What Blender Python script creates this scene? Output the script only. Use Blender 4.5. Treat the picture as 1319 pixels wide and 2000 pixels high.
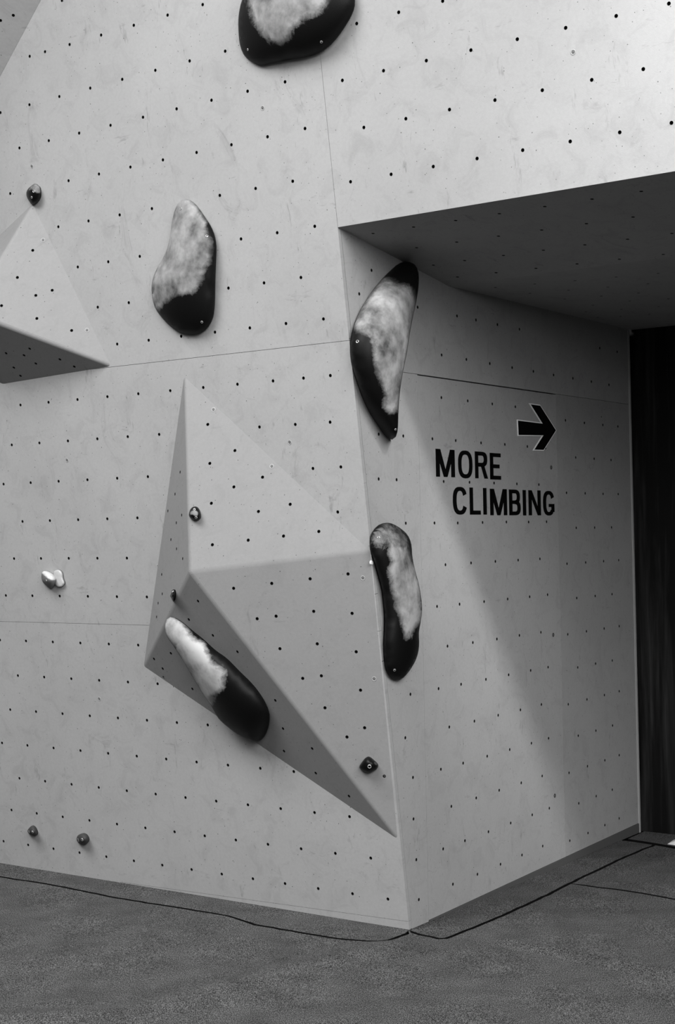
import bpy, bmesh, math, random
import numpy as np
from mathutils import Vector, Matrix
from mathutils.geometry import delaunay_2d_cdt

# ------------------------------------------------------------------ scene, camera, light
for o in list(bpy.data.objects):
    bpy.data.objects.remove(o)
scene = bpy.context.scene
COL = scene.collection
V = Vector
FPX, CX, CY = 2905.0, 659.5, 1000.0
TH = 0.02                                   # camera roll
PIT = math.atan(43.0 / FPX)                 # camera looks slightly up
EYE = V((0, 0, 1.6))
_cp, _sp = math.cos(PIT), math.sin(PIT)


def pitch(v):
    return V((v[0], _cp * v[1] - _sp * v[2], _sp * v[1] + _cp * v[2]))


CAM_R = pitch((math.cos(TH), 0, -math.sin(TH)))
CAM_U = pitch((math.sin(TH), 0, math.cos(TH)))
CAM_F = pitch((0, 1, 0))
cam_data = bpy.data.cameras.new('camera')
cam = bpy.data.objects.new('camera', cam_data)
COL.objects.link(cam)
cam_data.sensor_fit = 'VERTICAL'
cam_data.sensor_height = 36.0
cam_data.sensor_width = 36.0 * 1319 / 2000
cam_data.lens = FPX / 2000 * 36.0
cam_data.clip_start = 0.05
cam_data.clip_end = 200
m = Matrix((CAM_R, CAM_U, -CAM_F)).transposed().to_4x4()
m.translation = EYE
cam.matrix_world = m
scene.camera = cam

world = bpy.data.worlds.new('world')
scene.world = world
world.use_nodes = True
world.node_tree.nodes['Background'].inputs[0].default_value = (1, 1, 1, 1)
world.node_tree.nodes['Background'].inputs[1].default_value = 0.01


def area_light(name, loc, target, sx, sy, power):
    d = bpy.data.lights.new(name, 'AREA')
    d.shape = 'RECTANGLE'
    d.size, d.size_y, d.energy = sx, sy, power
    o = bpy.data.objects.new(name, d)
    COL.objects.link(o)
    o.location = loc
    o.rotation_euler = (V(target) - V(loc)).to_track_quat('-Z', 'Y').to_euler()
    return o


area_light('skylight', (-3.8, 1.5, 8.2), (-0.5, 6.4, 2.0), 6.0, 4.0, 900)
area_light('added_wash_left', (-5.0, 4.0, 8.0), (-1.2, 6.8, 1.5), 5.0, 3.0, 420)  # added wash with no visible source, lifts the left-facing sides
area_light('hall_window', (-1.0, -6.0, 5.5), (0.0, 6.0, 1.8), 6.0, 3.0, 320)
area_light('roof_window', (4.0, -2.0, 6.5), (0.5, 6.0, 1.5), 6.0, 4.5, 1020)
area_light('added_fill_right', (3.2, -4.0, 4.2), (0.6, 6.4, 1.2), 4.0, 3.0, 230)  # unseen fill added to brighten the far end of the lettered wall
sp = bpy.data.lights.new('added_wall_spot', 'SPOT')          # unseen spot, added to brighten the wall over the passage
sp.energy, sp.spot_size, sp.spot_blend, sp.shadow_soft_size = 1500, math.radians(27), 1.0, 0.15
spo = bpy.data.objects.new('added_wall_spot', sp)
COL.objects.link(spo)
spo.location = (2.4, 1.6, 5.6)
spo.rotation_euler = (V((1.72, 4.45, 3.5)) - spo.location).to_track_quat('-Z', 'Y').to_euler()

scene.view_settings.view_transform = 'Standard'
scene.view_settings.look = 'None'
scene.view_settings.gamma = 1.0
scene.view_settings.use_curve_mapping = False
scene.view_settings.exposure = 0.0


# ------------------------------------------------------------------ geometry helpers
def ray(x, y):
    return (CAM_R * (x - CX) - CAM_U * (y - CY) + CAM_F * FPX) / FPX


def hit(x, y, p, n):
    d = ray(x, y)
    return EYE + d * ((p - EYE).dot(n) / d.dot(n))


Z = V((0, 0, 1))
VL = V((0.8157, -0.5785, 0)).normalized()     # along the left wall, towards the corner
VR = V((0.5785, 0.8157, 0)).normalized()      # along the right wall, away from the corner
C0 = V((0.2561, 6.0174, 0))                   # corner at the floor
NC = V((0.8157, -0.5785, 0)).normalized()     # right wall, outward
_top = hit(660, 443, C0, NC)
NA = VL.cross(_top - C0).normalized()
if NA.dot(ray(500, 1000)) > 0:
    NA = -NA
VA = NA.cross(VL).normalized()
if VA.z < 0:
    VA = -VA


class Plane:
    """o: origin, u/v: axes in the plane, n: outward normal"""
    def __init__(s, o, u, v, n=None):
        s.o, s.u, s.v = o.copy(), u.normalized(), v.normalized()
        s.n = (n or s.u.cross(s.v)).normalized()

    def at(s, x, y, h=0.0):                   # photo pixel -> 3-D point on the plane (lifted by h)
        return hit(x, y, s.o + s.n * h, s.n)

    def uv(s, x, y):
        q = s.at(x, y) - s.o
        return (q.dot(s.u), q.dot(s.v))

    def p(s, u, v, h=0.0):
        return s.o + s.u * u + s.v * v + s.n * h

    def mat(s, pt):
        mm = Matrix((s.u, s.n.cross(s.u), s.n)).transposed().to_4x4()
        mm.translation = pt
        return mm


def plane3(a, b, c, udir=None):
    n = (b - a).cross(c - a).normalized()
    if n.dot(a - EYE) > 0:
        n = -n
    u = ((b - a) if udir is None else udir).normalized()
    u = (u - n * u.dot(n)).normalized()
    return Plane(a, u, n.cross(u), n)


PA = Plane(C0, VL, VA, NA)
PC = Plane(C0, VR, Z, NC)
PF = Plane(V((0, 0, 0)), V((1, 0, 0)), V((0, 1, 0)), Z)


def mesh_obj(name, verts, faces, mat, parent=None, smooth=False, mw=None):
    me = bpy.data.meshes.new(name)
    me.from_pydata([tuple(v) for v in verts], [], faces)
    me.update()
    if mat:
        me.materials.append(mat)
    if smooth:
        for f in me.polygons:
            f.use_smooth = True
    return link(name, me, parent, mw)


def link(name, me, parent=None, mw=None):
    o = bpy.data.objects.new(name, me)
    COL.objects.link(o)
    if parent:
        o.parent = parent                      # parents sit at known world matrices
        if mw is not None:
            o.matrix_local = (PW[parent.name].inverted() @ mw) if parent.name in PW else mw
        PW[o.name] = mw if mw is not None else PW.get(parent.name, Matrix.Identity(4))
    else:
        if mw is not None:
            o.matrix_world = mw
        PW[o.name] = mw if mw is not None else Matrix.Identity(4)
    return o


PW = {}


def tag(o, label=None, cat=None, group=None, kind=None):
    if label:
        o['label'] = label
    if cat:
        o['category'] = cat
    if group:
        o['group'] = group
    if kind:
        o['kind'] = kind
    return o


def circle(c, r, n=12):
    return [(c[0] + r * math.cos(2 * math.pi * k / n), c[1] + r * math.sin(2 * math.pi * k / n)) for k in range(n)]


def cdt_with_holes(outer, holes):
    """triangulate polygon 'outer' leaving the 'holes' (lists of 2-D points) open"""
    vs, faces = [V(p) for p in outer], [list(range(len(outer)))]
    for h in holes:
        k = len(vs)
        vs += [V(p) for p in h]
        faces.append(list(range(k, k + len(h))))
    ov, oe, of, _, _, fo = delaunay_2d_cdt([V(v[:2]) for v in vs], [], faces, 1, 1e-6)
    tris = [f for f, src in zip(of, fo) if src and all(s == 0 for s in src)]
    return ov, tris


def area2(p):
    return sum(p[i][0] * p[(i + 1) % len(p)][1] - p[(i + 1) % len(p)][0] * p[i][1] for i in range(len(p)))


def inside(p, poly):
    x, y = p
    c = False
    j = len(poly) - 1
    for i in range(len(poly)):
        xi, yi = poly[i]
        xj, yj = poly[j]
        if (yi > y) != (yj > y) and x < (xj - xi) * (y - yi) / (yj - yi) + xi:
            c = not c
        j = i
    return c


def dist_poly(p, poly):
    P = np.array(poly)
    Q = np.roll(P, -1, 0)
    d = Q - P
    w = np.array(p) - P
    t = np.clip((w * d).sum(1) / np.maximum((d * d).sum(1), 1e-12), 0, 1)
    e = w - d * t[:, None]
    return float(np.sqrt((e * e).sum(1).min()))


def smooth_closed(pts, n):
    """closed Catmull-Rom resampled evenly"""
    P = [np.array(p, float) for p in pts]
    L = len(P)
    out = []
    for i in range(L):
        p0, p1, p2, p3 = P[i - 1], P[i], P[(i + 1) % L], P[(i + 2) % L]
        for k in range(8):
            t = k / 8
            out.append(0.5 * ((2 * p1) + (-p0 + p2) * t + (2 * p0 - 5 * p1 + 4 * p2 - p3) * t * t + (-p0 + 3 * p1 - 3 * p2 + p3) * t ** 3))
    out = np.array(out + [out[0]])
    s = np.concatenate([[0], np.cumsum(np.sqrt(((out[1:] - out[:-1]) ** 2).sum(1)))])
    q = np.linspace(0, s[-1], n, endpoint=False)
    return [(float(np.interp(a, s, out[:, 0])), float(np.interp(a, s, out[:, 1]))) for a in q]


# ------------------------------------------------------------------ materials
class NT:
    def __init__(s, name):
        s.m = bpy.data.materials.new(name)
        s.m.use_nodes = True
        s.t = s.m.node_tree
        s.b = s.t.nodes['Principled BSDF']
        s.geo = None

    def n(s, kind, **kw):
        nd = s.t.nodes.new(kind)
        for k, v in kw.items():
            setattr(nd, k, v)
        return nd

    def l(s, a, b):
        s.t.links.new(a, b)

    def pos(s):
        if not s.geo:
            s.geo = s.n('ShaderNodeNewGeometry')
        return s.geo.outputs['Position']

    def noise(s, scale, detail=3, rough=0.55, stretch=None, dist=0.0):
        nd = s.n('ShaderNodeTexNoise')
        nd.inputs['Scale'].default_value = scale
        nd.inputs['Detail'].default_value = detail
        nd.inputs['Roughness'].default_value = rough
        nd.inputs['Distortion'].default_value = dist
        src = s.pos()
        if stretch:
            mp = s.n('ShaderNodeMapping')
            mp.inputs['Scale'].default_value = stretch
            s.l(src, mp.inputs['Vector'])
            src = mp.outputs[0]
        s.l(src, nd.inputs['Vector'])
        return nd.outputs['Fac']

    def ramp(s, fac, stops):
        r = s.n('ShaderNodeValToRGB')
        e = r.color_ramp.elements
        while len(e) < len(stops):
            e.new(0.5)
        for el, (p, c) in zip(e, stops):
            el.position = p
            el.color = (c, c, c, 1)
        s.l(fac, r.inputs['Fac'])
        return r.outputs['Color']

    def math(s, op, a, b=None, clamp=False):
        nd = s.n('ShaderNodeMath', operation=op, use_clamp=clamp)
        for i, x in enumerate((a, b)):
            if x is None:
                continue
            if isinstance(x, (int, float)):
                nd.inputs[i].default_value = x
            else:
                s.l(x, nd.inputs[i])
        return nd.outputs[0]

    def bump(s, h, strength, dist):
        b = s.n('ShaderNodeBump')
        b.inputs['Strength'].default_value = strength
        b.inputs['Distance'].default_value = dist
        s.l(h, b.inputs['Height'])
        s.l(b.outputs[0], s.b.inputs['Normal'])

    def color(s, c):
        s.l(c, s.b.inputs['Base Color'])

    def grey(s, v):
        s.b.inputs['Base Color'].default_value = (v, v, v, 1)

    def rough(s, r, spec=0.5):
        s.b.inputs['Roughness'].default_value = r
        s.b.inputs['Specular IOR Level'].default_value = spec


def plain(name, v, r=0.6, spec=0.4, metal=0.0):
    t = NT(name)
    t.grey(v)
    t.rough(r, spec)
    t.b.inputs['Metallic'].default_value = metal
    return t.m


def paint(name, base, u, v, scuff=0.12):
    """painted plywood; u, v: the board's own axes, so marks lie flat on it"""
    t = NT(name)

    def dot(ax):
        nd = t.n('ShaderNodeVectorMath', operation='DOT_PRODUCT')
        t.l(t.pos(), nd.inputs[0])
        nd.inputs[1].default_value = tuple(ax)
        return nd.outputs['Value']
    cb = t.n('ShaderNodeCombineXYZ')
    t.l(dot(u), cb.inputs[0])
    t.l(dot(v), cb.inputs[1])
    flat = cb.outputs[0]

    def noise2(scale, detail, rough, sc=(1, 1, 1), rot=0.0, dist=0.0):
        nd = t.n('ShaderNodeTexNoise', noise_dimensions='2D')
        nd.inputs['Scale'].default_value = scale
        nd.inputs['Detail'].default_value = detail
        nd.inputs['Roughness'].default_value = rough
        nd.inputs['Distortion'].default_value = dist
        mp = t.n('ShaderNodeMapping')
        mp.inputs['Rotation'].default_value = (0, 0, rot)
        mp.inputs['Scale'].default_value = sc
        t.l(flat, mp.inputs['Vector'])
        t.l(mp.outputs[0], nd.inputs['Vector'])
        return nd.outputs['Fac']
    f = t.ramp(noise2(2.2, 5, 0.6), [(0.3, 1 - scuff * 0.5), (0.62, 1.0)])
    for fac, stops in ((noise2(10, 5, 0.7, dist=0.6), [(0.28, 1 - scuff * 0.9), (0.5, 1.0)]),
                       (noise2(75, 3, 0.6), [(0.3, 0.95), (0.7, 1.0)]),
                       (noise2(6, 6, 0.8, (1, 0.6, 1), 0.5, 0.8), [(0.62, 1.0), (0.75, 1 - scuff * 1.7)]),
                       (noise2(14, 4, 0.8, (1, 0.25, 1), -0.7), [(0.66, 1.0), (0.76, 1 - scuff * 2.2)]),
                       (noise2(12, 4, 0.8, (0.3, 1, 1), -0.3), [(0.68, 1.0), (0.78, 1 - scuff * 2.0)]),
                       (noise2(9, 5, 0.75, (1, 1, 1), 1.1, 1.2), [(0.70, 1.0), (0.80, 1 + scuff * 0.9)])):
        f = t.math('MULTIPLY', f, t.ramp(fac, stops) if max(c for _, c in stops) <= 1 else t.math('ADD', 1.0, t.math('MULTIPLY', t.ramp(fac, [(stops[0][0], 0), (stops[1][0], 1)]), scuff * 0.9)))
    for sc, rad, keep in ((13, 0.0021, 0.45), (26, 0.0016, 0.70)):     # old screw holes
        vo = t.n('ShaderNodeTexVoronoi', voronoi_dimensions='2D')
        vo.inputs['Scale'].default_value = sc
        t.l(flat, vo.inputs['Vector'])
        near = t.math('LESS_THAN', vo.outputs['Distance'], rad * sc)
        sep = t.n('ShaderNodeSeparateColor')
        t.l(vo.outputs['Color'], sep.inputs[0])
        d = t.math('MULTIPLY', near, t.math('GREATER_THAN', sep.outputs[0], keep))
        f = t.math('MULTIPLY', f, t.math('SUBTRACT', 1.0, t.math('MULTIPLY', d, t.math('MULTIPLY', sep.outputs[1], 0.8))))
    t.color(t.math('MULTIPLY', f, base))
    t.rough(0.62, 0.25)
    t.bump(t.noise(260, 2, 0.5), 0.12, 0.002)
    return t.m


M_WALL = paint('painted_plywood', 0.312, VL, VA)
M_WALLC = paint('painted_plywood_right', 0.312, VR, Z)
M_WALLC2 = paint('painted_plywood_end', 0.285, VR, Z)
M_SOFFIT = paint('painted_plywood_ceiling', 0.312, VL, VR)
M_VOL = paint('painted_volume', 0.207, VL, VA, scuff=0.07)
M_SOCK = plain('socket_steel', 0.006, 0.55, 0.3)
M_BACK = plain('dark_frame', 0.02, 0.9, 0.1)
M_PLUG = plain('plug_plastic', 0.28, 0.4)
M_DISH = plain('plug_dish', 0.10, 0.6)
M_STEEL = plain('screw_steel', 0.5, 0.35, 0.5, 0.6)
M_BLACKV = plain('black_vinyl', 0.002, 0.7, 0.05)
M_WHITEV = plain('pale_vinyl', 0.78, 0.6, 0.3)
M_EDGE = plain('raw_plywood_edge', 0.30, 0.8, 0.2)
M_SKIRT = plain('grey_skirting', 0.065, 0.7, 0.3)
M_SUB = plain('sub_floor', 0.003, 0.95, 0.1)


def carpet_mat(name, lo, hi):
    t = NT(name)
    sp_ = t.noise(300, 3, 0.75, stretch=(1, 0.42, 1))
    c1 = t.ramp(sp_, [(0.36, lo), (0.50, (lo + hi) * 0.36), (0.65, hi)])
    c2 = t.ramp(t.noise(6, 4, 0.6), [(0.3, 0.72), (0.7, 1.12)])
    mx = t.n('ShaderNodeMix', data_type='RGBA', blend_type='MULTIPLY')
    mx.inputs['Factor'].default_value = 1.0
    t.l(c1, mx.inputs['A'])
    t.l(c2, mx.inputs['B'])
    t.color(mx.outputs['Result'])
    t.rough(0.95, 0.08)
    t.bump(t.noise(190, 3, 0.7, stretch=(1, 0.42, 1)), 0.7, 0.008)
    return t.m


M_CARPET = carpet_mat('speckled_grey_carpet', 0.005, 0.165)


def dark_board_mat():
    t = NT('black_streaked_board')
    a = t.ramp(t.noise(5, 5, 0.65, stretch=(2.6, 2.6, 0.16), dist=0.3), [(0.45, 0.0012), (0.72, 0.030)])
    b = t.ramp(t.noise(16, 5, 0.7, stretch=(2.0, 2.0, 0.10)), [(0.35, 0.35), (0.7, 1.3)])
    mx = t.n('ShaderNodeMix', data_type='RGBA', blend_type='MULTIPLY')
    mx.inputs['Factor'].default_value = 1.0
    t.l(a, mx.inputs['A'])
    t.l(b, mx.inputs['B'])
    t.color(mx.outputs['Result'])
    t.rough(0.6, 0.2)
    return t.m


M_DARK = dark_board_mat()


def hold_mat(name, body, chalk_lo, chalk_hi, rough=0.42):
    t = NT(name)
    at = t.n('ShaderNodeAttribute', attribute_name='chalk')
    edge = t.noise(30, 6, 0.8, dist=0.4)
    k = t.math('ADD', at.outputs['Fac'], t.math('MULTIPLY', t.math('SUBTRACT', edge, 0.5), 1.0))
    mask = t.ramp(k, [(0.26, 0.0), (0.78, 1.0)])
    tone = t.ramp(t.noise(9, 4, 0.6), [(0.30, chalk_lo), (0.62, chalk_hi)])
    mx = t.n('ShaderNodeMix', data_type='RGBA')
    t.l(mask, mx.inputs['Factor'])
    mx.inputs['A'].default_value = (body, body, body, 1)
    t.l(tone, mx.inputs['B'])
    t.color(mx.outputs['Result'])
    rr = t.ramp(mask, [(0, rough), (1, 0.9)])
    t.l(rr, t.b.inputs['Roughness'])
    t.b.inputs['Specular IOR Level'].default_value = 0.13
    t.bump(t.noise(420, 2, 0.6), 0.25, 0.0015)
    return t.m


M_MACRO = hold_mat('black_fibreglass_with_chalk', 0.003, 0.05, 0.265, 0.5)
M_MACRO2 = hold_mat('black_fibreglass_with_thick_chalk', 0.003, 0.17, 0.40, 0.5)
M_MACRO3 = hold_mat('black_fibreglass_with_pale_chalk', 0.003, 0.06, 0.34, 0.5)
M_HOLD = hold_mat('black_resin_with_chalk', 0.003, 0.045, 0.19, 0.35)
M_GREYHOLD = hold_mat('grey_resin_with_chalk', 0.042, 0.065, 0.13, 0.6)
M_WHITEHOLD = hold_mat('white_chalked_resin', 0.15, 0.34, 0.50, 0.7)

# ------------------------------------------------------------------ panels with real bolt holes
HOLE_R = 0.0068


def socket_mesh():
    vs, fs = [], []
    n = 12
    for r, z in ((HOLE_R * 1.0, -0.0012), (HOLE_R, -0.017)):
        vs += [(r * math.cos(2 * math.pi * k / n), r * math.sin(2 * math.pi * k / n), z) for k in range(n)]
    for k in range(n):
        fs.append((k, n + k, n + (k + 1) % n, (k + 1) % n))
    fs.append(tuple(range(n, 2 * n)))
    me = bpy.data.meshes.new('bolt_socket')
    me.from_pydata(vs, [], fs)
    me.materials.append(M_SOCK)
    return me


SOCK = socket_mesh()


def plug_mesh(ring, dish):
    """round flush plug: bevelled ring, recessed dish, small screw head"""
    prof = [(0.0098, 0.0), (0.0094, 0.0010), (0.0076, 0.0013), (0.0062, 0.0004), (0.0030, 0.0004), (0.0026, 0.0016), (0.0, 0.0016)]
    n = 16
    vs, fs, mi = [], [], []
    for r, z in prof[:-1]:
        vs += [(r * math.cos(2 * math.pi * k / n), r * math.sin(2 * math.pi * k / n), z) for k in range(n)]
    for j in range(len(prof) - 2):
        for k in range(n):
            fs.append((j * n + k, j * n + (k + 1) % n, (j + 1) * n + (k + 1) % n, (j + 1) * n + k))
            mi.append(1 if j >= 3 else 0)
    fs.append(tuple(range((len(prof) - 2) * n, (len(prof) - 1) * n)))
    mi.append(1)
    me = bpy.data.meshes.new('screw_plug')
    me.from_pydata(vs, [], fs)
    me.materials.append(ring)
    me.materials.append(dish)
    for p, i in zip(me.polygons, mi):
        p.material_index = i
    return me


PLUG = plug_mesh(M_PLUG, M_DISH)
DARK_PLUG = plug_mesh(M_SOCK, M_DISH)


def row(pl, p, q, n, skip=()):
    a, b = pl.uv(*p), pl.uv(*q)
    return [(a[0] + (b[0] - a[0]) * i / (n - 1), a[1] + (b[1] - a[1]) * i / (n - 1)) for i in range(n) if i not in skip]


def singles(pl, *pts):
    return [pl.uv(*p) for p in pts]


def panel(name, pl, outer, holes, mat, parent, thick=0.018, lift=0.0, plugs=(), label=None, side=True, plug=None):
    """flat board on plane pl; outer and holes in plane coordinates"""
    if area2(outer) < 0:
        outer = outer[::-1]
    hs = [h for h in holes if inside(h, outer) and dist_poly(h, outer) > HOLE_R * 1.25]
    ov, tris = cdt_with_holes(outer, [circle(h, HOLE_R) for h in hs])
    verts = [pl.p(v[0], v[1], lift) for v in ov]
    flip = pl.u.cross(pl.v).dot(pl.n) < 0
    faces = [tuple(reversed(f)) if flip else tuple(f) for f in tris]
    if side:
        k = len(verts)
        n = len(outer)
        verts += [pl.p(p[0], p[1], lift) for p in outer] + [pl.p(p[0], p[1], lift - thick) for p in outer]
        for i in range(n):
            j = (i + 1) % n
            f = (k + i, k + n + i, k + n + j, k + j)
            faces.append(tuple(reversed(f)) if flip else f)
    o = mesh_obj(name, verts, faces, mat, parent)
    for h in hs:
        link('bolt_socket', SOCK, o, pl.mat(pl.p(h[0], h[1], lift)))
    for c in plugs:
        link('screw_plug', plug or PLUG, o, pl.mat(pl.p(c[0], c[1], lift)))
    if label:
        o['label'] = label
    return o


def slab(name, pl, outer, lift, thick, mat, parent=None):
    if area2(outer) < 0:
        outer = outer[::-1]
    n = len(outer)
    vs = [pl.p(p[0], p[1], lift) for p in outer] + [pl.p(p[0], p[1], lift - thick) for p in outer]
    fs = [tuple(range(n)), tuple(range(2 * n - 1, n - 1, -1))]
    for i in range(n):
        j = (i + 1) % n
        fs.append((i, n + i, n + j, j))
    if pl.u.cross(pl.v).dot(pl.n) < 0:
        fs = [tuple(reversed(f)) for f in fs]
    return mesh_obj(name, vs, fs, mat, parent)


# ------------------------------------------------------------------ left wall (plane A)
G = 0.0008
e1, e2 = PA.uv(80, 0), PA.uv(0, 150)
sl = (e1[1] - e2[1]) / (e1[0] - e2[0])
UE = -3.6


def left_edge(v):                              # slanted outer edge at top left
    return e2[0] + (v - e2[1]) / sl


A_TOP, A_V3, A_V2 = 4.9, 2.372, 1.226
wall_left = slab('wall_left', PA, [(UE, 0), (-0.022, 0), (-0.022, A_TOP), (left_edge(A_TOP) + 0.03, A_TOP), (left_edge(A_V3) + 0.03, A_V3), (UE, A_V3)], -0.0195, 0.05, M_BACK)
tag(wall_left, 'pale overhanging climbing wall with rows of bolt holes left of the corner', 'wall', kind='structure')

holesA = []
holesA += row(PA, (396, 9), (136, 87), 5) + singles(PA, (88, 101), (58, 110), (121, 1))
holesA += row(PA, (440, 100), (1, 220), 8)
holesA += row(PA, (557, 160), (38, 289), 9)
holesA += row(PA, (596, 251), (134, 353), 8) + singles(PA, (20, 378))
holesA += row(PA, (572, 354), (114, 443), 8, (3,))
holesA += row(PA, (615, 442), (152, 521.5), 8, (3, 4))
holesA += row(PA, (588, 542), (191, 600), 7, (3, 4))
holesA += row(PA, (632, 623), (229, 672), 7)
holesA += row(PA, (464, 750.5), (40, 791), 8) + singles(PA, (533.5, 744), (593, 738.5), (645.5, 733.5))
holesA += row(PA, (311, 848.5), (23, 869), 6) + singles(PA, (645, 824.5), (577, 829), (507, 834))
holesA += row(PA, (289, 931), (7, 945.5), 6) + singles(PA, (611.5, 915), (666, 912))
holesA += row(PA, (268.5, 1011.5), (44, 1018.5), 5) + singles(PA, (660, 1000))
holesA += row(PA, (248, 1090), (27.5, 1091), 5)
holesA += row(PA, (287, 1166), (11.5, 1163), 6)
holesA += row(PA, (270, 1260), (0, 1250), 6)
holesA += row(PA, (308, 1335.5), (35, 1319.5), 6)
holesA += row(PA, (406, 1416), (20, 1386), 8)
holesA += row(PA, (4, 1451), (574, 1507), 11)
holesA += row(PA, (38, 1520), (683, 1595), 12)
holesA += row(PA, (22.5, 1582), (724.5, 1676), 13)
holesA += row(PA, (7, 1643), (758, 1756), 14)
plugsA = singles(PA, (513, 211), (62, 325), (566, 864), (131, 899), (194, 1365), (651, 1022))


def lim(hs, a, b):
    return [h for h in hs if a <= h[1] < b]


(_ku, vk0), vk1 = PA.uv(235, 1725), 0.034                        # the kick board tapers towards the corner


KV = max(vk0, 0.003)
A_panels = [
    [(_ku, 0.0), (0, 0.0), (0, vk1 - G), (_ku, KV - 2 * G)],
    [(UE, 0.0), (_ku - 0.001, 0.0), (_ku, KV), (0, vk1 + G), (0, A_V2 - G), (UE, A_V2 - G)],
    [(UE, A_V2 + G), (0, A_V2 + G), (0, A_V3 - G), (UE, A_V3 - G)],
    [(left_edge(A_V3 + G), A_V3 + G), (-G, A_V3 + G), (-G, A_TOP), (left_edge(A_TOP), A_TOP)],
]
for k, P in enumerate(A_panels):
    lo, hi = min(p[1] for p in P), max(p[1] for p in P)
    panel('kick_board' if k == 0 else 'plywood_panel', PA, P, lim(holesA, lo, hi), M_WALL, wall_left,
          plugs=[c for c in lim(plugsA, lo, hi) if k])

# ------------------------------------------------------------------ upper wall over the passage (same plane, right of the corner)
UB = 5.2
B_LO = 2.8055
wall_upper = slab('wall_upper', PA, [(0.001, B_LO + 0.02), (UB, B_LO + 0.02), (UB, A_TOP), (0.001, A_TOP)], -0.0195, 0.05, M_BACK)
tag(wall_upper, 'bright overhanging climbing wall spanning the passage at upper right', 'wall', kind='structure')
holesB = row(PA, (669, 157), (1307, 7), 8) + row(PA, (711, 249), (1257, 135), 7) + row(PA, (685, 355), (1312, 240), 8)
holesB += singles(PA, (697, 46), (779, 24), (865, 2))
panel('plywood_panel', PA, [(G, B_LO), (UB, B_LO), (UB, A_TOP), (G, A_TOP)], holesB, M_WALL, wall_upper,
      plugs=singles(PA, (1120, 102)))

# ------------------------------------------------------------------ right wall (plane C) with the sign panel
ZS2 = 2.652                                    # flat part of the passage ceiling
uc = lambda x, y: PC.uv(x, y)
U_S1, U_S2 = 0.148, 1.392                      # panel joints along the wall
Z_J = 2.2535
U_END = 2.235
top0 = PA.p(0, B_LO)                            # corner, under edge of the overhang


def edge_u(z):                                  # where the leaning left wall meets the right wall
    t = z / top0.z
    return (top0 - C0).dot(VR) * t + 0.0192


uG, zG = uc(877, 556)
P_G = PC.p(uG, ZS2)
wall_right = slab('wall_right', PC, [(0.01, 0), (U_END, 0), (U_END, ZS2), (uG, ZS2), (edge_u(2.77) + 0.01, 2.765)], -0.0195, 0.04, M_BACK)
tag(wall_right, 'vertical pale wall with black MORE CLIMBING lettering under the overhang', 'wall', kind='structure')
holesC = singles(PC, (726, 528), (702, 574), (816, 600), (893, 617), (930, 625), (972, 634), (1015, 643), (1172, 680), (1206, 687))
holesC += row(PC, (863, 693.5), (1190, 751.5), 9)
holesC += singles(PC, (862.5, 776.5), (914, 783), (962, 789), (1007, 794.5), (1105, 821), (1142, 826), (1178, 830), (1207.5, 833))
holesC += singles(PC, (740, 848), (788, 851.5), (845, 857), (890.5, 860.5), (940, 865), (986.5, 868), (1030.5, 872), (1066, 875), (1125, 893.5), (1161, 896), (1194, 898.5))
holesC += singles(PC, (740, 935.5), (775, 937), (867, 940.5), (917.5, 942), (965.5, 943.5), (1010, 945), (1053, 946.5), (1107, 962.5), (1143.5, 963.5), (1178.5, 964.5), (1208, 965))
holesC += singles(PC, (793, 1022), (849, 1021.5), (894.5, 1021.5), (943, 1020.5), (989.5, 1019.5), (1033, 1019.5), (1068, 1019), (1126, 1031), (1162, 1030.5), (1195, 1030))
holesC += singles(PC, (870.5, 1103), (920.5, 1099.5), (968, 1096.5), (1012.5, 1094), (1055, 1091.5), (1108, 1101), (1144.5, 1098.5), (1179.5, 1096), (1209, 1094))
holesC += singles(PC, (854, 1184.5), (898, 1180), (946, 1175), (992, 1170), (1035, 1165.5), (1070, 1161.5), (1127, 1168), (1163, 1164), (1196, 1160.5))
holesC += singles(PC, (874.5, 1262), (924, 1255), (971, 1248), (1015, 1241), (1057, 1235), (1109.5, 1239), (1146, 1233), (1180.5, 1227.5), (1210, 1223))
holesC += singles(PC, (857, 1345), (901, 1336.5), (949.5, 1327), (994, 1318), (1037, 1309.5), (1071, 1303), (1129, 1303.5), (1164, 1296), (1196.5, 1290), (802, 1356))
holesC += singles(PC, (878, 1420), (927, 1408.5), (973.5, 1397), (1017, 1386.5), (1058, 1376), (1110.5, 1375.5), (1147, 1366), (1181, 1357.5), (1210, 1350))
holesC += singles(PC, (792, 1441), (861.5, 1502.5), (905, 1490.5), (952, 1477), (996, 1464), (1038.5, 1451.5), (1072, 1442), (1130, 1437), (1164.5, 1427), (1197, 1417))
holesC += singles(PC, (807, 1518.5), (882, 1575), (930.5, 1558.5), (975.5, 1543.5), (1018.5, 1529), (1059.5, 1515.5), (1112, 1509.5), (1148, 1496.5), (1182, 1485), (1210, 1475))
holesC += singles(PC, (808, 1599.5), (866, 1658), (908.5, 1642), (954.5, 1624.5), (998, 1607.5), (1040, 1591.5), (1073.5, 1578.5), (1131, 1569), (1165, 1555), (1196.5, 1542.5))
holesC += singles(PC, (813.5, 1679), (885, 1727), (933, 1707.5), (978, 1688), (1020, 1670), (1060.5, 1652.5), (1113.5, 1642), (1149, 1627), (1182, 1611.5), (1210, 1598.5), (818.5, 1757))


def zb(u):                                      # the boards end a little above the floor, more so away from the corner
    return 0.006 + 0.021 * (u - U_S1)


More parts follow.
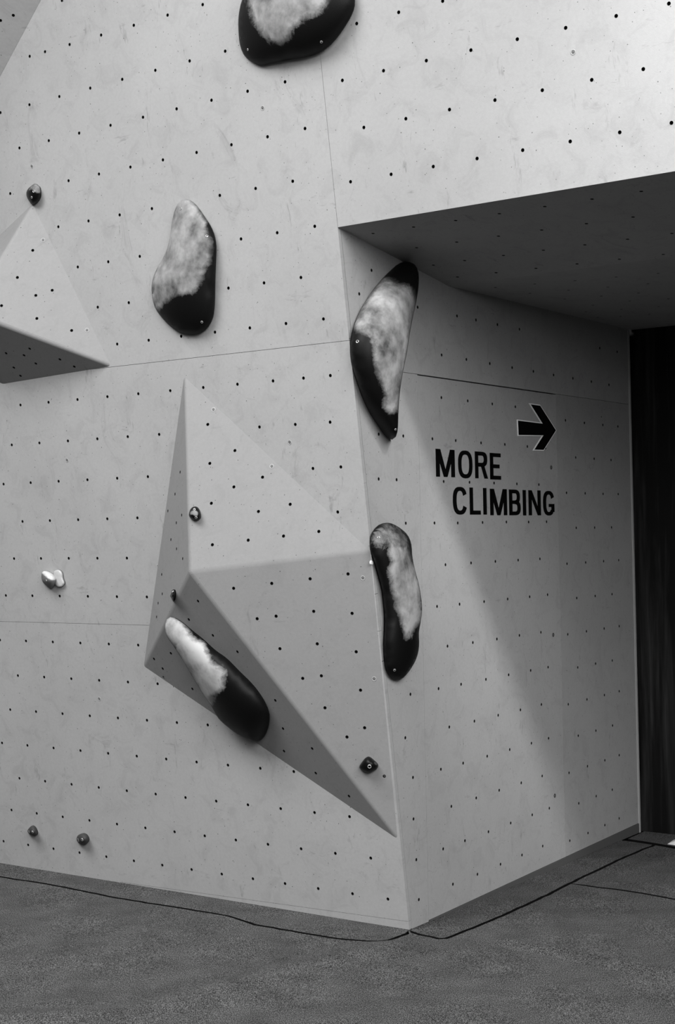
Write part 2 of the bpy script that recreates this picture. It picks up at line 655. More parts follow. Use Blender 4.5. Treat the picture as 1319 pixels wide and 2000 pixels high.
C_panels = [
    [(edge_u(0), 0.0), (U_S1 - G, 0.0), (U_S1 - G, Z_J - G), (edge_u(Z_J) + 0.002, Z_J - G)],
    [(U_S1 + G, zb(U_S1)), (U_S2 - G, zb(U_S2)), (U_S2 - G, Z_J - 0.0045), (U_S1 + G, Z_J - 0.0045)],
    [(U_S2 + G, zb(U_S2)), (U_END, zb(U_END)), (U_END, Z_J - G), (U_S2 + G, Z_J - G)],
    [(edge_u(Z_J) + 0.002, Z_J + G), (U_END, Z_J + G), (U_END, ZS2), (uG, ZS2), (edge_u(top0.z) + 0.003, top0.z - 0.002)],
]
plugsC = singles(PC, (1077, 913), (1081, 1240), (1084, 1554), (1175, 814))
for k, P in enumerate(C_panels):
    us, vs_ = [p[0] for p in P], [p[1] for p in P]
    panel('plywood_panel', PC, P, holesC, M_WALLC2 if k == 2 else M_WALLC, wall_right, plugs=[c for c in plugsC if inside(c, P)],
          plug=DARK_PLUG if k == 1 else None)
bb = slab('baseboard_right', PC, [(U_S1 + 0.002, 0.0), (U_END, 0.0), (U_END, zb(U_END) - 0.002), (U_S1 + 0.002, zb(U_S1) - 0.002)], 0.004, 0.02, M_SKIRT)
tag(bb, 'low dark grey skirting under the lettered wall', 'baseboard', kind='structure')
tr = slab('trim_1', PC, [(U_END + 0.001, 0.0), (U_END + 0.016, 0.0), (U_END + 0.016, ZS2 - 0.004), (U_END + 0.001, ZS2 - 0.004)], 0.006, 0.05, M_EDGE)
tag(tr, 'thin pale upright strip at the far end of the lettered wall', 'trim', kind='structure')

# ------------------------------------------------------------------ passage ceiling: sloped front board, flat back board
F0, F1 = PA.p(0, B_LO), PA.p(UB, B_LO)
G0 = P_G
G1 = G0 + VL * UB
PS1 = plane3(F0, F0 + VL, G0, VL)
PS2 = Plane(G0, VL, VR, -Z)
D0 = PC.p(U_END + 0.03, ZS2)                    # back wall line
depth2 = (D0 - G0).dot(VR)
g0 = ((G0 - PS1.o).dot(PS1.u), (G0 - PS1.o).dot(PS1.v))
ceil_ = slab('ceiling', PS2, [(0, 0), (UB, 0), (UB, depth2 + 0.1), (0, depth2 + 0.1)], -0.02, 0.03, M_BACK)
tag(ceil_, 'dark underside of the overhang above the passage', 'ceiling', kind='structure')
hS = []
hS += row(PS1, (729, 456), (1253, 374), 7) + row(PS1, (814, 484), (1237, 424), 6) + row(PS1, (908, 509), (1313, 456), 6)
hS += row(PS1, (894, 541), (1296, 497), 6) + singles(PS1, (847, 518))
hS2 = row(PS2, (968, 561.5), (1286, 534), 5) + row(PS2, (1035.5, 573), (1266, 554.4), 4) + row(PS2, (1103.5, 584), (1247.6, 572.4), 3)
hS2 += singles(PS2, (1158.5, 596), (1230.6, 588), (1306, 583.7), (1287, 599), (1269, 613.6), (1214, 604), (1212.6, 617.7), (1145, 609), (1168, 620))
panel('ceiling_panel', PS1, [(0, 0), (UB, 0), (UB, g0[1]), (g0[0], g0[1])], hS, M_SOFFIT, ceil_)
panel('ceiling_panel', PS2, [(0, 0), (UB - g0[0], 0), (UB - g0[0], depth2 + 0.1), (0, depth2 + 0.1)], hS2, M_SOFFIT, ceil_)

# back wall of the passage: black streaked boards side by side
PD = Plane(PC.p(U_END + 0.045, 0), VL, Z, -VR)
wall_back = slab('wall_back', PD, [(-0.4, 0), (UB, 0), (UB, ZS2), (-0.4, ZS2)], -0.012, 0.05, M_BACK)
tag(wall_back, 'black streaked board wall at the back of the passage', 'wall', kind='structure')
for k in range(6):
    a, b = -0.25 + k * 0.9, -0.25 + (k + 1) * 0.9 - 0.003
    slab('black_board', PD, [(a, 0.0), (b, 0.0), (b, ZS2 - 0.004), (a, ZS2 - 0.004)], 0.0, 0.012, M_DARK, wall_back)
# added wall outside the frame, dark so that the passage stays dim
PE = Plane(PA.p(UB, 0), VR, Z, -VL)
we = slab('wall_added_side', PE, [(-0.35, 0), (2.6, 0), (2.6, 2.78), (-0.35, 2.78)], 0, 0.06, M_DARK)
tag(we, 'added dark wall out of view, keeps light out of the passage', 'wall', kind='structure')

# dark wall beyond the slanted edge, top left
ea, eb = PA.at(80, 0), PA.at(0, 150)
ed = (ea - eb).normalized()
wperp = NA.cross(ed)
if wperp.x > 0:
    wperp = -wperp
nT = (NA * 0.66 - wperp * 0.75).normalized()    # leans out towards the hall, so it is in shade
back = (wperp * 0.66 + NA * 0.75).normalized()
PT = Plane(eb, ed, nT.cross(ed), nT)
sgn = 1 if (back.dot(PT.v) > 0) else -1
hT = singles(PT, (26, 30), (1, 40))
wt = slab('wall_far', PT, [(-2.2, 0.03 * sgn), (2.2, 0.03 * sgn), (2.2, 1.6 * sgn), (-2.2, 1.6 * sgn)], -0.0195, 0.05, M_BACK)
tag(wt, 'shaded grey climbing wall beyond the slanted edge at top left', 'wall', kind='structure')
panel('plywood_panel', PT, [(-2.2, 0.0005 * sgn), (2.2, 0.0005 * sgn), (2.2, 1.6 * sgn), (-2.2, 1.6 * sgn)], hT, M_WALL, wt)

# ------------------------------------------------------------------ floor: carpet sheets with open joints
floor = mesh_obj('floor', [(-9, -4, -0.03), (9, -4, -0.03), (9, 12, -0.03), (-9, 12, -0.03)], [(0, 1, 2, 3)], M_SUB)
tag(floor, 'dark floor under the speckled grey carpet', 'floor', kind='structure')


def fp(x, y):
    q = hit(x, y, V((0, 0, 0)), Z)
    return (q.x, q.y)


def resample_open(pts, step=0.05, wob=0.0, seed=0):
    rnd = random.Random(seed)
    P = np.array(pts)
    s = np.concatenate([[0], np.cumsum(np.sqrt(((P[1:] - P[:-1]) ** 2).sum(1)))])
    n = max(2, int(s[-1] / step))
    out = []
    for a in np.linspace(0, s[-1], n):
        out.append((float(np.interp(a, s, P[:, 0])) + rnd.uniform(-wob, wob), float(np.interp(a, s, P[:, 1])) + rnd.uniform(-wob, wob)))
    return out


def seg_dist(x, y, line):
    best = 9
    for (ax, ay), (bx, by) in zip(line, line[1:]):
        dx, dy = bx - ax, by - ay
        L = dx * dx + dy * dy
        t = max(0, min(1, ((x - ax) * dx + (y - ay) * dy) / L))
        px, py = x - ax - dx * t, y - ay - dy * t
        d = math.hypot(px, py)
        s = 1 if dx * py - dy * px > 0 else -1
        if d < abs(best):
            best = d * s
    return best


RIDGES = [([fp(1000, 1842), fp(1100, 1862), fp(1200, 1886), fp(1330, 1905), fp(1500, 1925)], 0.028, 0.022),
          ([fp(-100, 2000), fp(230, 1985), fp(430, 1935), fp(660, 1872), fp(760, 1852)], 0.022, 0.08),
          ([fp(1150, 1716), fp(1235, 1727), fp(1330, 1741)], 0.006, 0.02),
          ([fp(-50, 1900), fp(250, 1850), fp(420, 1800)], 0.010, 0.09)]


def floor_h(x, y):
    h = 0.0016 * math.sin(x * 7 + y * 3) * math.sin(y * 5 - x * 2)
    for line, a, w in RIDGES:
        d = seg_dist(x, y, line)
        h += a * math.exp(-(d / w) ** 2)
    return h


def inset(poly, d):                              # mitred inset, mitre clamped
    if area2(poly) < 0:
        poly = poly[::-1]
    n = len(poly)
    out = []
    for i in range(n):
        a, b, c = (np.array(q) for q in (poly[i - 1], poly[i], poly[(i + 1) % n]))
        e, f = (b - a) / (np.linalg.norm(b - a) + 1e-9), (c - b) / (np.linalg.norm(c - b) + 1e-9)
        n1, n2 = np.array((-e[1], e[0])), np.array((-f[1], f[0]))
        q = b + (n1 + n2) / max(0.5, 1 + n1.dot(n2)) * d
        out.append((float(q[0]), float(q[1])))
    return out


def carpet(name, poly, gap, step, label=None, region=None, lift=0.0, flat=False):
    P = inset(poly, gap)
    if area2(P) < 0:
        P = P[::-1]
    xs, ys = [p[0] for p in P], [p[1] for p in P]
    x0, x1, y0, y1 = min(xs), max(xs), min(ys), max(ys)
    if region:
        x0, x1, y0, y1 = max(x0, region[0]), min(x1, region[1]), max(y0, region[2]), min(y1, region[3])
    pts = list(P)
    nb = len(P)
    y = y0
    while y < y1:
        x = x0
        while x < x1:
            if inside((x, y), P) and dist_poly((x, y), P) > step * 0.35:
                pts.append((x, y))
            x += step
        y += step
    ov, oe, of, *_ = delaunay_2d_cdt([V(p) for p in pts], [], [list(range(nb))], 1, 1e-6)
    vs = [(v[0], v[1], lift + (0 if flat else floor_h(v[0], v[1]))) for v in ov]
    fs = [tuple(f) for f in of]
    k = len(vs)
    vs += [(p[0], p[1], lift + (0 if flat else floor_h(*p))) for p in P] + [(p[0], p[1], -0.028) for p in P]
    for i in range(nb):
        j = (i + 1) % nb
        fs.append((k + i, k + nb + i, k + nb + j, k + j))
    o = mesh_obj(name, vs, fs, M_CARPET, floor, smooth=False)
    o.data.materials.append(M_SUB)
    for i, p in enumerate(o.data.polygons):
        if i < len(of):
            p.use_smooth = True
        else:
            p.material_index = 1
    if label:
        o['label'] = label
    return o


gapL = resample_open([fp(-700, 1640)] + [fp(*p) for p in ((-200, 1690), (0, 1712), (100, 1728), (165, 1741), (220, 1752), (310, 1767), (425, 1786), (500, 1806), (580, 1821), (660, 1834), (750, 1842), (794, 1823))], 0.045, 0.003, 1)
gapR = resample_open([fp(*p) for p in ((806, 1821), (865, 1835), (980, 1790), (1050, 1757), (1115, 1725), (1160, 1702), (1220, 1674), (1280, 1650))], 0.045, 0.003, 2)
seam = resample_open([fp(*p) for p in ((1115, 1725), (1160, 1732), (1215, 1738), (1265, 1747), (1319, 1757), (1420, 1772))] + [(3.6, 5.2)], 0.07, 0.003, 3)
doorl = resample_open([fp(*p) for p in ((1280, 1650), (1319, 1657), (1420, 1676))] + [(4.2, 6.2)], 0.08, 0.002, 4)
baseA = [(PA.p(-4.2, 0).x, PA.p(-4.2, 0).y)]
c2 = (C0.x, C0.y)
cEnd = PC.p(U_END + 0.045, 0)
# strips beside the walls
inA = (VR.x * 0.03, VR.y * 0.03)
inC = (-VL.x * 0.03, -VL.y * 0.03)
carpet('carpet_strip', [(baseA[0][0] + inA[0], baseA[0][1] + inA[1])] + gapL[:] + [(c2[0] + inA[0], c2[1] + inA[1])], 0.0092, 0.05, 'narrow carpet strip along the foot of the left wall')
iR = [i for i, p in enumerate(gapR)]
thick_edge = [fp(1217, 1640), fp(1250, 1645), fp(1280, 1650)]
carpet('carpet_strip', [(c2[0] + inC[0], c2[1] + inC[1])] + gapR + [thick_edge[1], (thick_edge[0][0] + inC[0], thick_edge[0][1] + inC[1])], 0.0092, 0.05, 'narrow carpet strip along the foot of the lettered wall')
gsplit = min(range(len(gapR)), key=lambda i: math.hypot(gapR[i][0] - seam[0][0], gapR[i][1] - seam[0][1]))
main = gapL + [(c2[0] + inA[0] + inC[0], c2[1] + inA[1] + inC[1])] + gapR[:gsplit] + seam + [(6, 4.0), (6, -3), (-6, -3), (-6, 8)]
carpet('carpet_sheet', main, 0.0092, 0.055, 'large speckled carpet sheet in the foreground', region=(-1.9, 2.2, 3.7, 7.5))
carpet('carpet_sheet', gapR[gsplit:] + doorl[1:] + seam[::-1][:-1], 0.0092, 0.05, 'carpet sheet in front of the dark passage')
carpet('carpet_sheet', thick_edge + doorl[1:] + [(4.4, 6.4), ((PD.p(4.6, 0)).x, PD.p(4.6, 0).y), (PD.p(0.0, 0).x, PD.p(0, 0).y)], 0.02, 0.05,
       'carpet edge at the foot of the black wall', lift=0.004)


# ------------------------------------------------------------------ climbing volumes (bevelled plywood boxes)
def build_volume(name, label, apex, base, faces, holes, plugs, w=0.010, mat=None, base_pl=PA):
    """apex + base points; faces: list of (i,j) base index pairs, neighbours share a ridge to the apex"""
    cen = sum(base, V((0, 0, 0))) / len(base)
    root = bpy.data.objects.new(name, None)
    COL.objects.link(root)
    root.empty_display_size = 0.1
    mw = base_pl.mat(cen)
    root.matrix_world = mw
    PW[root.name] = mw
    tag(root, label, 'climbing volume', 'plywood volumes')
    inv = mw.inverted()
    verts, fcs = [], []

    def addv(p):
        verts.append(inv @ p)
        return len(verts) - 1
    ridge_pts = {}
    apex_pts = []
    nf = len(faces)
    pls = []
    for fi, (i, j) in enumerate(faces):
        a, b = base[i], base[j]
        pl = plane3(a, b, apex)
        n = (b - a).cross(apex - a).normalized()
        if n.dot(cen - (a + b + apex) / 3) > 0:
            n = -n
        pl = Plane(a, (b - a), n.cross((b - a).normalized()), n)
        pls.append(pl)
        f2 = lambda q: ((q - pl.o).dot(pl.u), (q - pl.o).dot(pl.v))
        A2, B2, P2 = (np.array(f2(q)) for q in (a, b, apex))
        wA = w if any(i in g for k, g in enumerate(faces) if k != fi) else 0.0
        wB = w if any(j in g for k, g in enumerate(faces) if k != fi) else 0.0

        def off(p, q, d):
            e = (q - p) / np.linalg.norm(q - p)
            nn = np.array((-e[1], e[0]))
            if nn.dot((A2 + B2 + P2) / 3 - p) < 0:
                nn = -nn
            return p + nn * d, e

        def isect(l1, l2):
            (p, e), (q, g) = l1, l2
            M = np.array([[e[0], -g[0]], [e[1], -g[1]]])
            t = np.linalg.solve(M, q - p)
            return p + e * t[0]
        lb, lp, lq = off(A2, B2, 0.0), off(A2, P2, wA), off(B2, P2, wB)
        ia, ib, ip = isect(lb, lp), isect(lb, lq), isect(lp, lq)
        outer = [tuple(ia), tuple(ib), tuple(ip)]
        hs = [pl.uv(*h) for h in holes[fi]]
        hs = [h for h in hs if inside(h, outer) and dist_poly(h, outer) > HOLE_R * 1.3]
        if area2(outer) < 0:
            outer = outer[::-1]
        ov, tris = cdt_with_holes(outer, [circle(h, HOLE_R) for h in hs])
        k = len(verts)
        for v in ov:
            addv(pl.p(v[0], v[1]))
        for t in tris:
            fcs.append(tuple(k + q for q in t))
        for h in hs:
            link('bolt_socket', SOCK, root, pl.mat(pl.p(h[0], h[1])))
        for c in plugs.get(fi, ()):
            link('screw_plug', PLUG, root, pl.mat(pl.p(*pl.uv(*c))))
        ridge_pts.setdefault(i, []).append((pl.p(*ia), pl.p(*ip)))
        ridge_pts.setdefault(j, []).append((pl.p(*ib), pl.p(*ip)))
        apex_pts.append(pl.p(*ip))
    SEG = 5
    cap_ring = []
    for bi, pr in ridge_pts.items():
        if len(pr) < 2:
            continue
        (b1, a1), (b2, a2) = pr
        bb_ = base[bi]
        A = [a1 * (1 - t) ** 2 + apex.lerp((a1 + a2) / 2, 0.35) * 2 * t * (1 - t) + a2 * t * t for t in (q / SEG for q in range(SEG + 1))]
        B = [b1 * (1 - t) ** 2 + bb_ * 2 * t * (1 - t) + b2 * t * t for t in (q / SEG for q in range(SEG + 1))]
        ka = [addv(p) for p in A]
        kb = [addv(p) for p in B]
        for s in range(SEG):
            fcs.append((kb[s], kb[s + 1], ka[s + 1], ka[s]))
        cap_ring.append((a1, a2, A))
    # apex cap
    cc = sum(apex_pts, V((0, 0, 0))) / len(apex_pts)
    top = cc.lerp(apex, 0.45)
    kt = addv(top)
    for a1, a2, A in cap_ring:
        ka = [addv(p) for p in A]
        for s in range(SEG):
            fcs.append((ka[s], ka[s + 1], kt))
    body = mesh_obj('body', verts, fcs, mat or M_VOL, root, mw=mw)
    bm = bmesh.new()
    bm.from_mesh(body.data)
    bmesh.ops.remove_doubles(bm, verts=bm.verts, dist=0.0002)
    bmesh.ops.recalc_face_normals(bm, faces=bm.faces)
    c_in = inv @ (cen + (apex - cen) * 0.2)
    s_ = sum((f.normal.dot(f.calc_center_median() - c_in) * f.calc_area() for f in bm.faces))
    if s_ < 0:
        bmesh.ops.reverse_faces(bm, faces=bm.faces)
    bm.to_mesh(body.data)
    bm.free()
    return root, pls


ap1 = PA.at(370, 1117, 0.25)
b1 = [PA.at(360, 735), PA.at(723, 1076), PA.at(777, 1639), PA.at(281, 1301)]
up_h = [(406, 829), (459, 880), (410, 905), (513, 932), (457, 951), (413, 983), (567, 985), (505, 999), (623, 1038), (554, 1047), (485, 1055), (415, 1064)]
rt_h = [(456.5, 1149), (531, 1139.5), (606, 1130.5), (502.5, 1208.5), (539.5, 1203.5), (613, 1194), (547, 1267), (620, 1257.5), (591.5, 1325), (628, 1320),
        (635, 1382.5), (680, 1121), (688, 1198), (696, 1273), (704.5, 1348), (712.5, 1421.5), (678, 1439.5), (751, 1516)]
un_h = [(387, 1174), (369, 1210), (416, 1241), (464, 1273), (334, 1276), (301, 1287), (318, 1306), (320, 1323), (376, 1345.5), (538, 1368), (553, 1423), (555, 1467), (610, 1462), (617, 1510), (682, 1555), (764, 1617)]
lf_h = [(328, 998), (355, 1006), (344.5, 1021), (334, 1054), (345, 1072), (357, 1091), (316, 1122), (352, 922), (342, 965), (309, 1178), (306, 1205), (317, 1160)]
vol1, pl1 = build_volume('climbing_volume', 'large pale four-sided pyramid volume mounted on the wall corner', ap1, b1, [(0, 1), (1, 2), (2, 3), (3, 0)],
                         [up_h, rt_h, un_h, lf_h], {0: [(531, 911), (417, 800)], 1: [(709, 1129), (731, 1326)]})
ap2 = PA.at(-63, 610, 0.285)
b2 = [PA.at(64, 398), PA.at(217, 715), PA.at(5, 750), PA.at(-190, 640)]
f_h = [(64, 489), (34, 542), (102, 567), (70, 577), (3, 597), (72, 622), (140, 645.5)]
u_h = [(58, 681), (12, 690), (47, 694), (117, 702), (70, 710), (145, 716), (27, 718), (40, 734)]
vol2, pl2 = build_volume('climbing_volume', 'smaller pale pyramid volume with dark underside at the left picture edge', ap2, b2, [(0, 1), (1, 2), (2, 3), (3, 0)],
                         [f_h, u_h, [], []], {0: [(84, 469), (170, 645)]}, w=0.013)
P_UP, P_RT, P_UN, P_LF = pl1


# ------------------------------------------------------------------ moulded holds
def hold(name, label, pl, outline, H, mat, chalk=(), power=0.55, rim=0.006, rim_dir=None, rim_h=0.0, n=56, res=15, group=None, cat='climbing hold',
         screws=(), bolts=(), peak=None, soft=6.0, sock=None):
    """domed shell: outline in photo pixels on plane pl; H dome height in metres; chalk: [(polygon, strength)]"""
    B = smooth_closed(outline, n)
    if area2(B) < 0:
        B = B[::-1]
    P = np.array(B)
    ext = P.max(0) - P.min(0)
    st = math.sqrt(ext[0] * ext[1]) / res
    pts = list(B)
    yy = P[:, 1].min()
    r_ = 0
    while yy < P[:, 1].max():
        xx = P[:, 0].min() + (st / 2 if r_ % 2 else 0)
        while xx < P[:, 0].max():
            if inside((xx, yy), B) and dist_poly((xx, yy), B) > st * 0.35:
                pts.append((xx, yy))
            xx += st
        yy += st * 0.87
        r_ += 1
    for f_ in (0.12, 0.4):                       # two extra rings near the rim for a clean roll-over
        for i in range(n):
            a, b, c = P[i - 1], P[i], P[(i + 1) % n]
            t = c - a
            nn = np.array((-t[1], t[0])) / (np.linalg.norm(t) + 1e-9)
            q = b + nn * st * f_
            if inside(tuple(q), B) and f_ < 0.3:
                pts.append((float(q[0]), float(q[1])))
    ov, oe, of, orig, *_ = delaunay_2d_cdt([V(p) for p in pts], [], [list(range(n))], 1, 1e-4)
    X = np.array([(v[0], v[1]) for v in ov])
    N = len(X)
    bidx = np.zeros(N, bool)
    order = [None] * n
    for k, src in enumerate(orig):
        for s in src:
            if s < n:
                bidx[k] = True
                order[s] = k
    E = set()
    for f in of:
        for i in range(len(f)):
            a, b = f[i], f[(i + 1) % len(f)]
            E.add((min(a, b), max(a, b)))
    E = np.array(sorted(E))
    wgt = 1.0 / np.maximum(np.linalg.norm(X[E[:, 0]] - X[E[:, 1]], axis=1), 1e-6)
    deg = np.zeros(N)
    np.add.at(deg, E[:, 0], wgt)
    np.add.at(deg, E[:, 1], wgt)
    src_t = np.ones(N)
    if peak is not None:
        d2 = ((X - np.array(peak[:2])) ** 2).sum(1)
        src_t = 0.35 + 2.2 * np.exp(-d2 / peak[2] ** 2)
    area = np.ones(N) * st * 0.5
    rimv = np.zeros(N)
    if rim_dir is not None:
        rd = np.array(rim_dir, float)
        rd /= np.linalg.norm(rd)
        for i in range(n):
            t = P[(i + 1) % n] - P[i - 1]
            nn = np.array((t[1], -t[0])) / (np.linalg.norm(t) + 1e-9)
            rimv[order[i]] = rim_h * max(0.0, float(nn.dot(rd))) ** 1.2
    phi, lap = np.zeros(N), rimv.copy()
    for it in range(700):
        s = np.zeros(N)
        s2 = np.zeros(N)
        np.add.at(s, E[:, 0], wgt * phi[E[:, 1]])
        np.add.at(s, E[:, 1], wgt * phi[E[:, 0]])
        phi = np.where(bidx, 0, (s + src_t * area * 0.02) / deg)
        if it < 400 and rim_h > 0:
            np.add.at(s2, E[:, 0], wgt * lap[E[:, 1]])
            np.add.at(s2, E[:, 1], wgt * lap[E[:, 0]])
            lap = np.where(bidx, rimv, s2 / deg)
    h = rim + (lap if rim_h > 0 else 0) + H * (phi / phi.max()) ** power
    cxy = P.mean(0)
    mw = pl.mat(pl.at(*cxy))
    inv = mw.inverted()
    verts = [inv @ pl.at(X[k][0], X[k][1], float(h[k])) for k in range(N)]
    faces = [tuple(f) for f in of]
    # skirt down to the board
    k0 = len(verts)
    for i in range(n):
        v = verts[order[i]]
        q_ = 0.985 if rimv[order[i]] < 0.006 else 0.90
        verts.append(V((v.x * q_, v.y * q_, 0.0)))
    for i in range(n):
        j = (i + 1) % n
        faces.append((order[i], k0 + i, k0 + j, order[j]))
    faces.append(tuple(k0 + i for i in range(n)))
    root = bpy.data.objects.new(name, None)
    COL.objects.link(root)
    root.empty_display_size = 0.05
    root.matrix_world = mw
    PW[root.name] = mw
    tag(root, label, cat, group)
    o = mesh_obj('shell', verts, faces, mat, root, smooth=True, mw=mw)
    bm = bmesh.new()
    bm.from_mesh(o.data)
    bmesh.ops.recalc_face_normals(bm, faces=bm.faces)
    bm.to_mesh(o.data)
    bm.free()
    ch = np.zeros(len(verts))
    for poly, strength in chalk:
        poly = smooth_closed(poly, 60)
        for k in range(N):
            d = dist_poly(X[k], poly)
            d = d if inside(tuple(X[k]), poly) else -d
            ch[k] = max(ch[k], strength * min(1, max(0, 0.5 + d / (2 * soft))))
    at = o.data.attributes.new('chalk', 'FLOAT', 'POINT')
    at.data.foreach_set('value', ch.astype(np.float32))

    def surf(px, py):
        k = int(((X - np.array((px, py))) ** 2).sum(1).argmin())
        p = V(mw @ verts[k])
        nv = V(mw.to_3x3() @ V(o.data.vertices[k].normal)).normalized()
        q = hit(px, py, p, nv if abs(nv.dot(ray(px, py))) > 0.25 else pl.n)
        return q, nv
    for (px, py, r) in screws:
        q, nv = surf(px, py)
        mm = nv.to_track_quat('Z', 'Y').to_matrix().to_4x4()
        mm.translation = q
        sc = link('screw', ring_mesh(), root, mm @ Matrix.Scale(r * 0.88, 4))
    return root


_ring = []


def ring_mesh():
    """countersunk fixing: steel rim around a dark socket, unit radius"""
    if _ring:
        return _ring[0]
    prof = [(1.0, -0.4), (1.0, 0.18), (0.86, 0.30), (0.62, 0.22), (0.5, -0.2), (0.0, -0.2)]
    n = 14
    vs, fs, mi = [], [], []
    for r, z in prof[:-1]:
        vs += [(r * math.cos(2 * math.pi * k / n), r * math.sin(2 * math.pi * k / n), z) for k in range(n)]
    for j in range(len(prof) - 2):
        for k in range(n):
            fs.append((j * n + k, j * n + (k + 1) % n, (j + 1) * n + (k + 1) % n, (j + 1) * n + k))
            mi.append(0 if j < 3 else 1)
    fs.append(tuple(range((len(prof) - 2) * n, (len(prof) - 1) * n)))
    mi.append(1)
    me = bpy.data.meshes.new('screw')
    me.from_pydata(vs, [], fs)
    me.materials.append(M_STEEL)
    me.materials.append(M_SOCK)
    for p, i in zip(me.polygons, mi):
        p.material_index = i
    _ring.append(me)
    return me


def zp(pts, sc, ox, oy):
    return [(x / sc + ox, y / sc + oy) for x, y in pts]


MG = 'large black moulded holds'
# 1 top
z = lambda p: zp(p, 4.711, 440, 0)
hold('moulded_hold', 'wide black hold with grey chalk patch cut off by the top picture edge', PA,
     z([(155, 0), (130, 100), (120, 200), (125, 330), (140, 430), (175, 510), (230, 560), (300, 592), (360, 598), (450, 578), (600, 550), (720, 530), (820, 505), (910, 460), (990, 395),
        (1060, 310), (1110, 235), (1160, 150), (1190, 70), (1195, 0), (1180, -120), (1120, -260), (980, -370), (780, -420), (560, -400), (360, -320), (230, -180)]),
     0.10, M_MACRO, [(z([(250, -250), (900, -250), (930, 0), (880, 90), (800, 140), (700, 190), (620, 260), (590, 340), (520, 390), (440, 375), (370, 330), (300, 240), (240, 100)]), 1.0)],
     group=MG, screws=[(484, 97, 0.005), (628, 82, 0.006)], n=72, res=20, soft=15)
# 2 middle left
z = lambda p: zp(p, 6.667, 270, 370)
hold('moulded_hold', 'pear-shaped black hold with chalked grey top in the middle of the left wall', PA,
     z([(615, 125), (680, 140), (760, 205), (850, 330), (930, 450), (985, 570), (1010, 690), (1015, 790), (1007, 1000), (1000, 1200), (995, 1450), (985, 1600), (960, 1710), (900, 1810), (820, 1870),
        (720, 1893), (620, 1885), (500, 1840), (400, 1765), (300, 1660), (225, 1550), (190, 1440), (175, 1320), (180, 1220), (205, 1120), (250, 1020), (320, 900), (370, 790), (400, 690), (425, 560),
        (440, 430), (465, 310), (510, 200), (560, 145)]),
     0.075, M_MACRO, [(z([(560, 80), (700, 160), (870, 400), (880, 560), (955, 720), (930, 950), (870, 1000), (830, 1150), (720, 1330), (500, 1370), (330, 1480), (240, 1580), (150, 1450), (130, 1250), (300, 850), (400, 400), (470, 180)]), 1.0)],
     group=MG, screws=[(353.5, 407.5, 0.005), (404.5, 461, 0.006), (394.5, 629, 0.006), (299.5, 574, 0.005)], n=72, res=20, soft=11)
# 3 corner, upper
z = lambda p: zp(p, 5.265, 660, 490)
hold('moulded_hold', 'long pointed black hold with bright chalk stripe under the overhang by the corner', PC,
     z([(560, 185), (480, 262), (380, 380), (280, 530), (210, 660), (160, 800), (135, 930), (135, 1080), (160, 1220), (210, 1380), (270, 1540), (340, 1680), (420, 1800), (480, 1890), (520, 1930), (560, 1942),
        (590, 1925), (610, 1880), (620, 1800), (625, 1650), (640, 1450), (670, 1250), (710, 1050), (750, 800), (790, 600), (825, 420), (835, 280), (815, 170), (760, 120), (690, 110), (620, 135)]),
     0.085, M_MACRO3, [(z([(500, 285), (600, 340), (720, 370), (790, 450), (800, 520), (760, 800), (720, 1050), (680, 1280), (640, 1500), (610, 1640), (540, 1660), (470, 1600), (490, 1480), (430, 1300), (385, 1150), (370, 950), (350, 880), (170, 790), (240, 600), (380, 390), (440, 305)]), 1.0)],
     group=MG, rim_dir=(1, -0.1), rim_h=0.09, screws=[(698.5, 667, 0.007), (773, 839, 0.005)], n=80, res=20, soft=12)
# 4 corner, lower
z = lambda p: zp(p, 5.71, 690, 1000)
hold('moulded_hold', 'kidney-shaped black hold with grey chalk band on the wall corner at mid height', PC,
     z([(330, 125), (400, 120), (470, 145), (540, 190), (600, 245), (640, 320), (655, 400), (662, 500), (690, 640), (730, 790), (755, 920), (768, 1050), (765, 1150), (750, 1250), (734, 1350), (738, 1450), (730, 1550),
        (700, 1650), (650, 1740), (590, 1820), (540, 1865), (490, 1878), (430, 1860), (390, 1810), (365, 1740), (350, 1620), (345, 1480), (352, 1300), (352, 1150), (340, 1000), (320, 850), (280, 700), (240, 560),
        (205, 450), (193, 350), (200, 260), (240, 185), (290, 140)]),
     0.055, M_MACRO3, [(z([(420, 380), (500, 370), (600, 430), (670, 520), (730, 760), (760, 950), (770, 1100), (740, 1230), (680, 1290), (600, 1420), (570, 1330), (540, 1200), (480, 1050), (440, 850), (410, 640), (440, 560), (390, 440)]), 1.0),
                     (z([(210, 250), (330, 130), (480, 160), (600, 270), (640, 400), (560, 420), (420, 370), (330, 400), (220, 380)]), 0.56)],
     group=MG, rim_dir=(1, 0), rim_h=0.04, screws=[(740, 1050, 0.006), (771, 1309, 0.006)], n=80, res=20, soft=11)
# 5 under the big volume
z = lambda p: zp(p, 4.711, 270, 1100)
hold('moulded_hold', 'long black and chalk-white hold on the dark underside of the large volume', P_UN,
     z([(247, 590), (255, 530), (285, 497), (330, 503), (400, 545), (490, 620), (590, 700), (700, 800), (810, 880), (930, 1000), (1050, 1120), (1140, 1240), (1195, 1350), (1210, 1440), (1190, 1540), (1150, 1610),
        (1100, 1643), (1040, 1632), (940, 1590), (840, 1520), (740, 1430), (670, 1310), (600, 1210), (520, 1080), (420, 910), (330, 770), (280, 700), (255, 650)]),
     0.06, M_MACRO2, [(z([(220, 600), (250, 480), (330, 490), (420, 560), (500, 690), (590, 720), (640, 830), (690, 920), (790, 980), (805, 1030), (750, 1050), (790, 1120), (720, 1200), (650, 1240), (690, 1290), (620, 1310), (540, 1150), (400, 910), (260, 700)]), 1.0)],
     group=MG, rim_dir=(-0.75, 0.65), rim_h=0.05, n=80, res=20, soft=11)

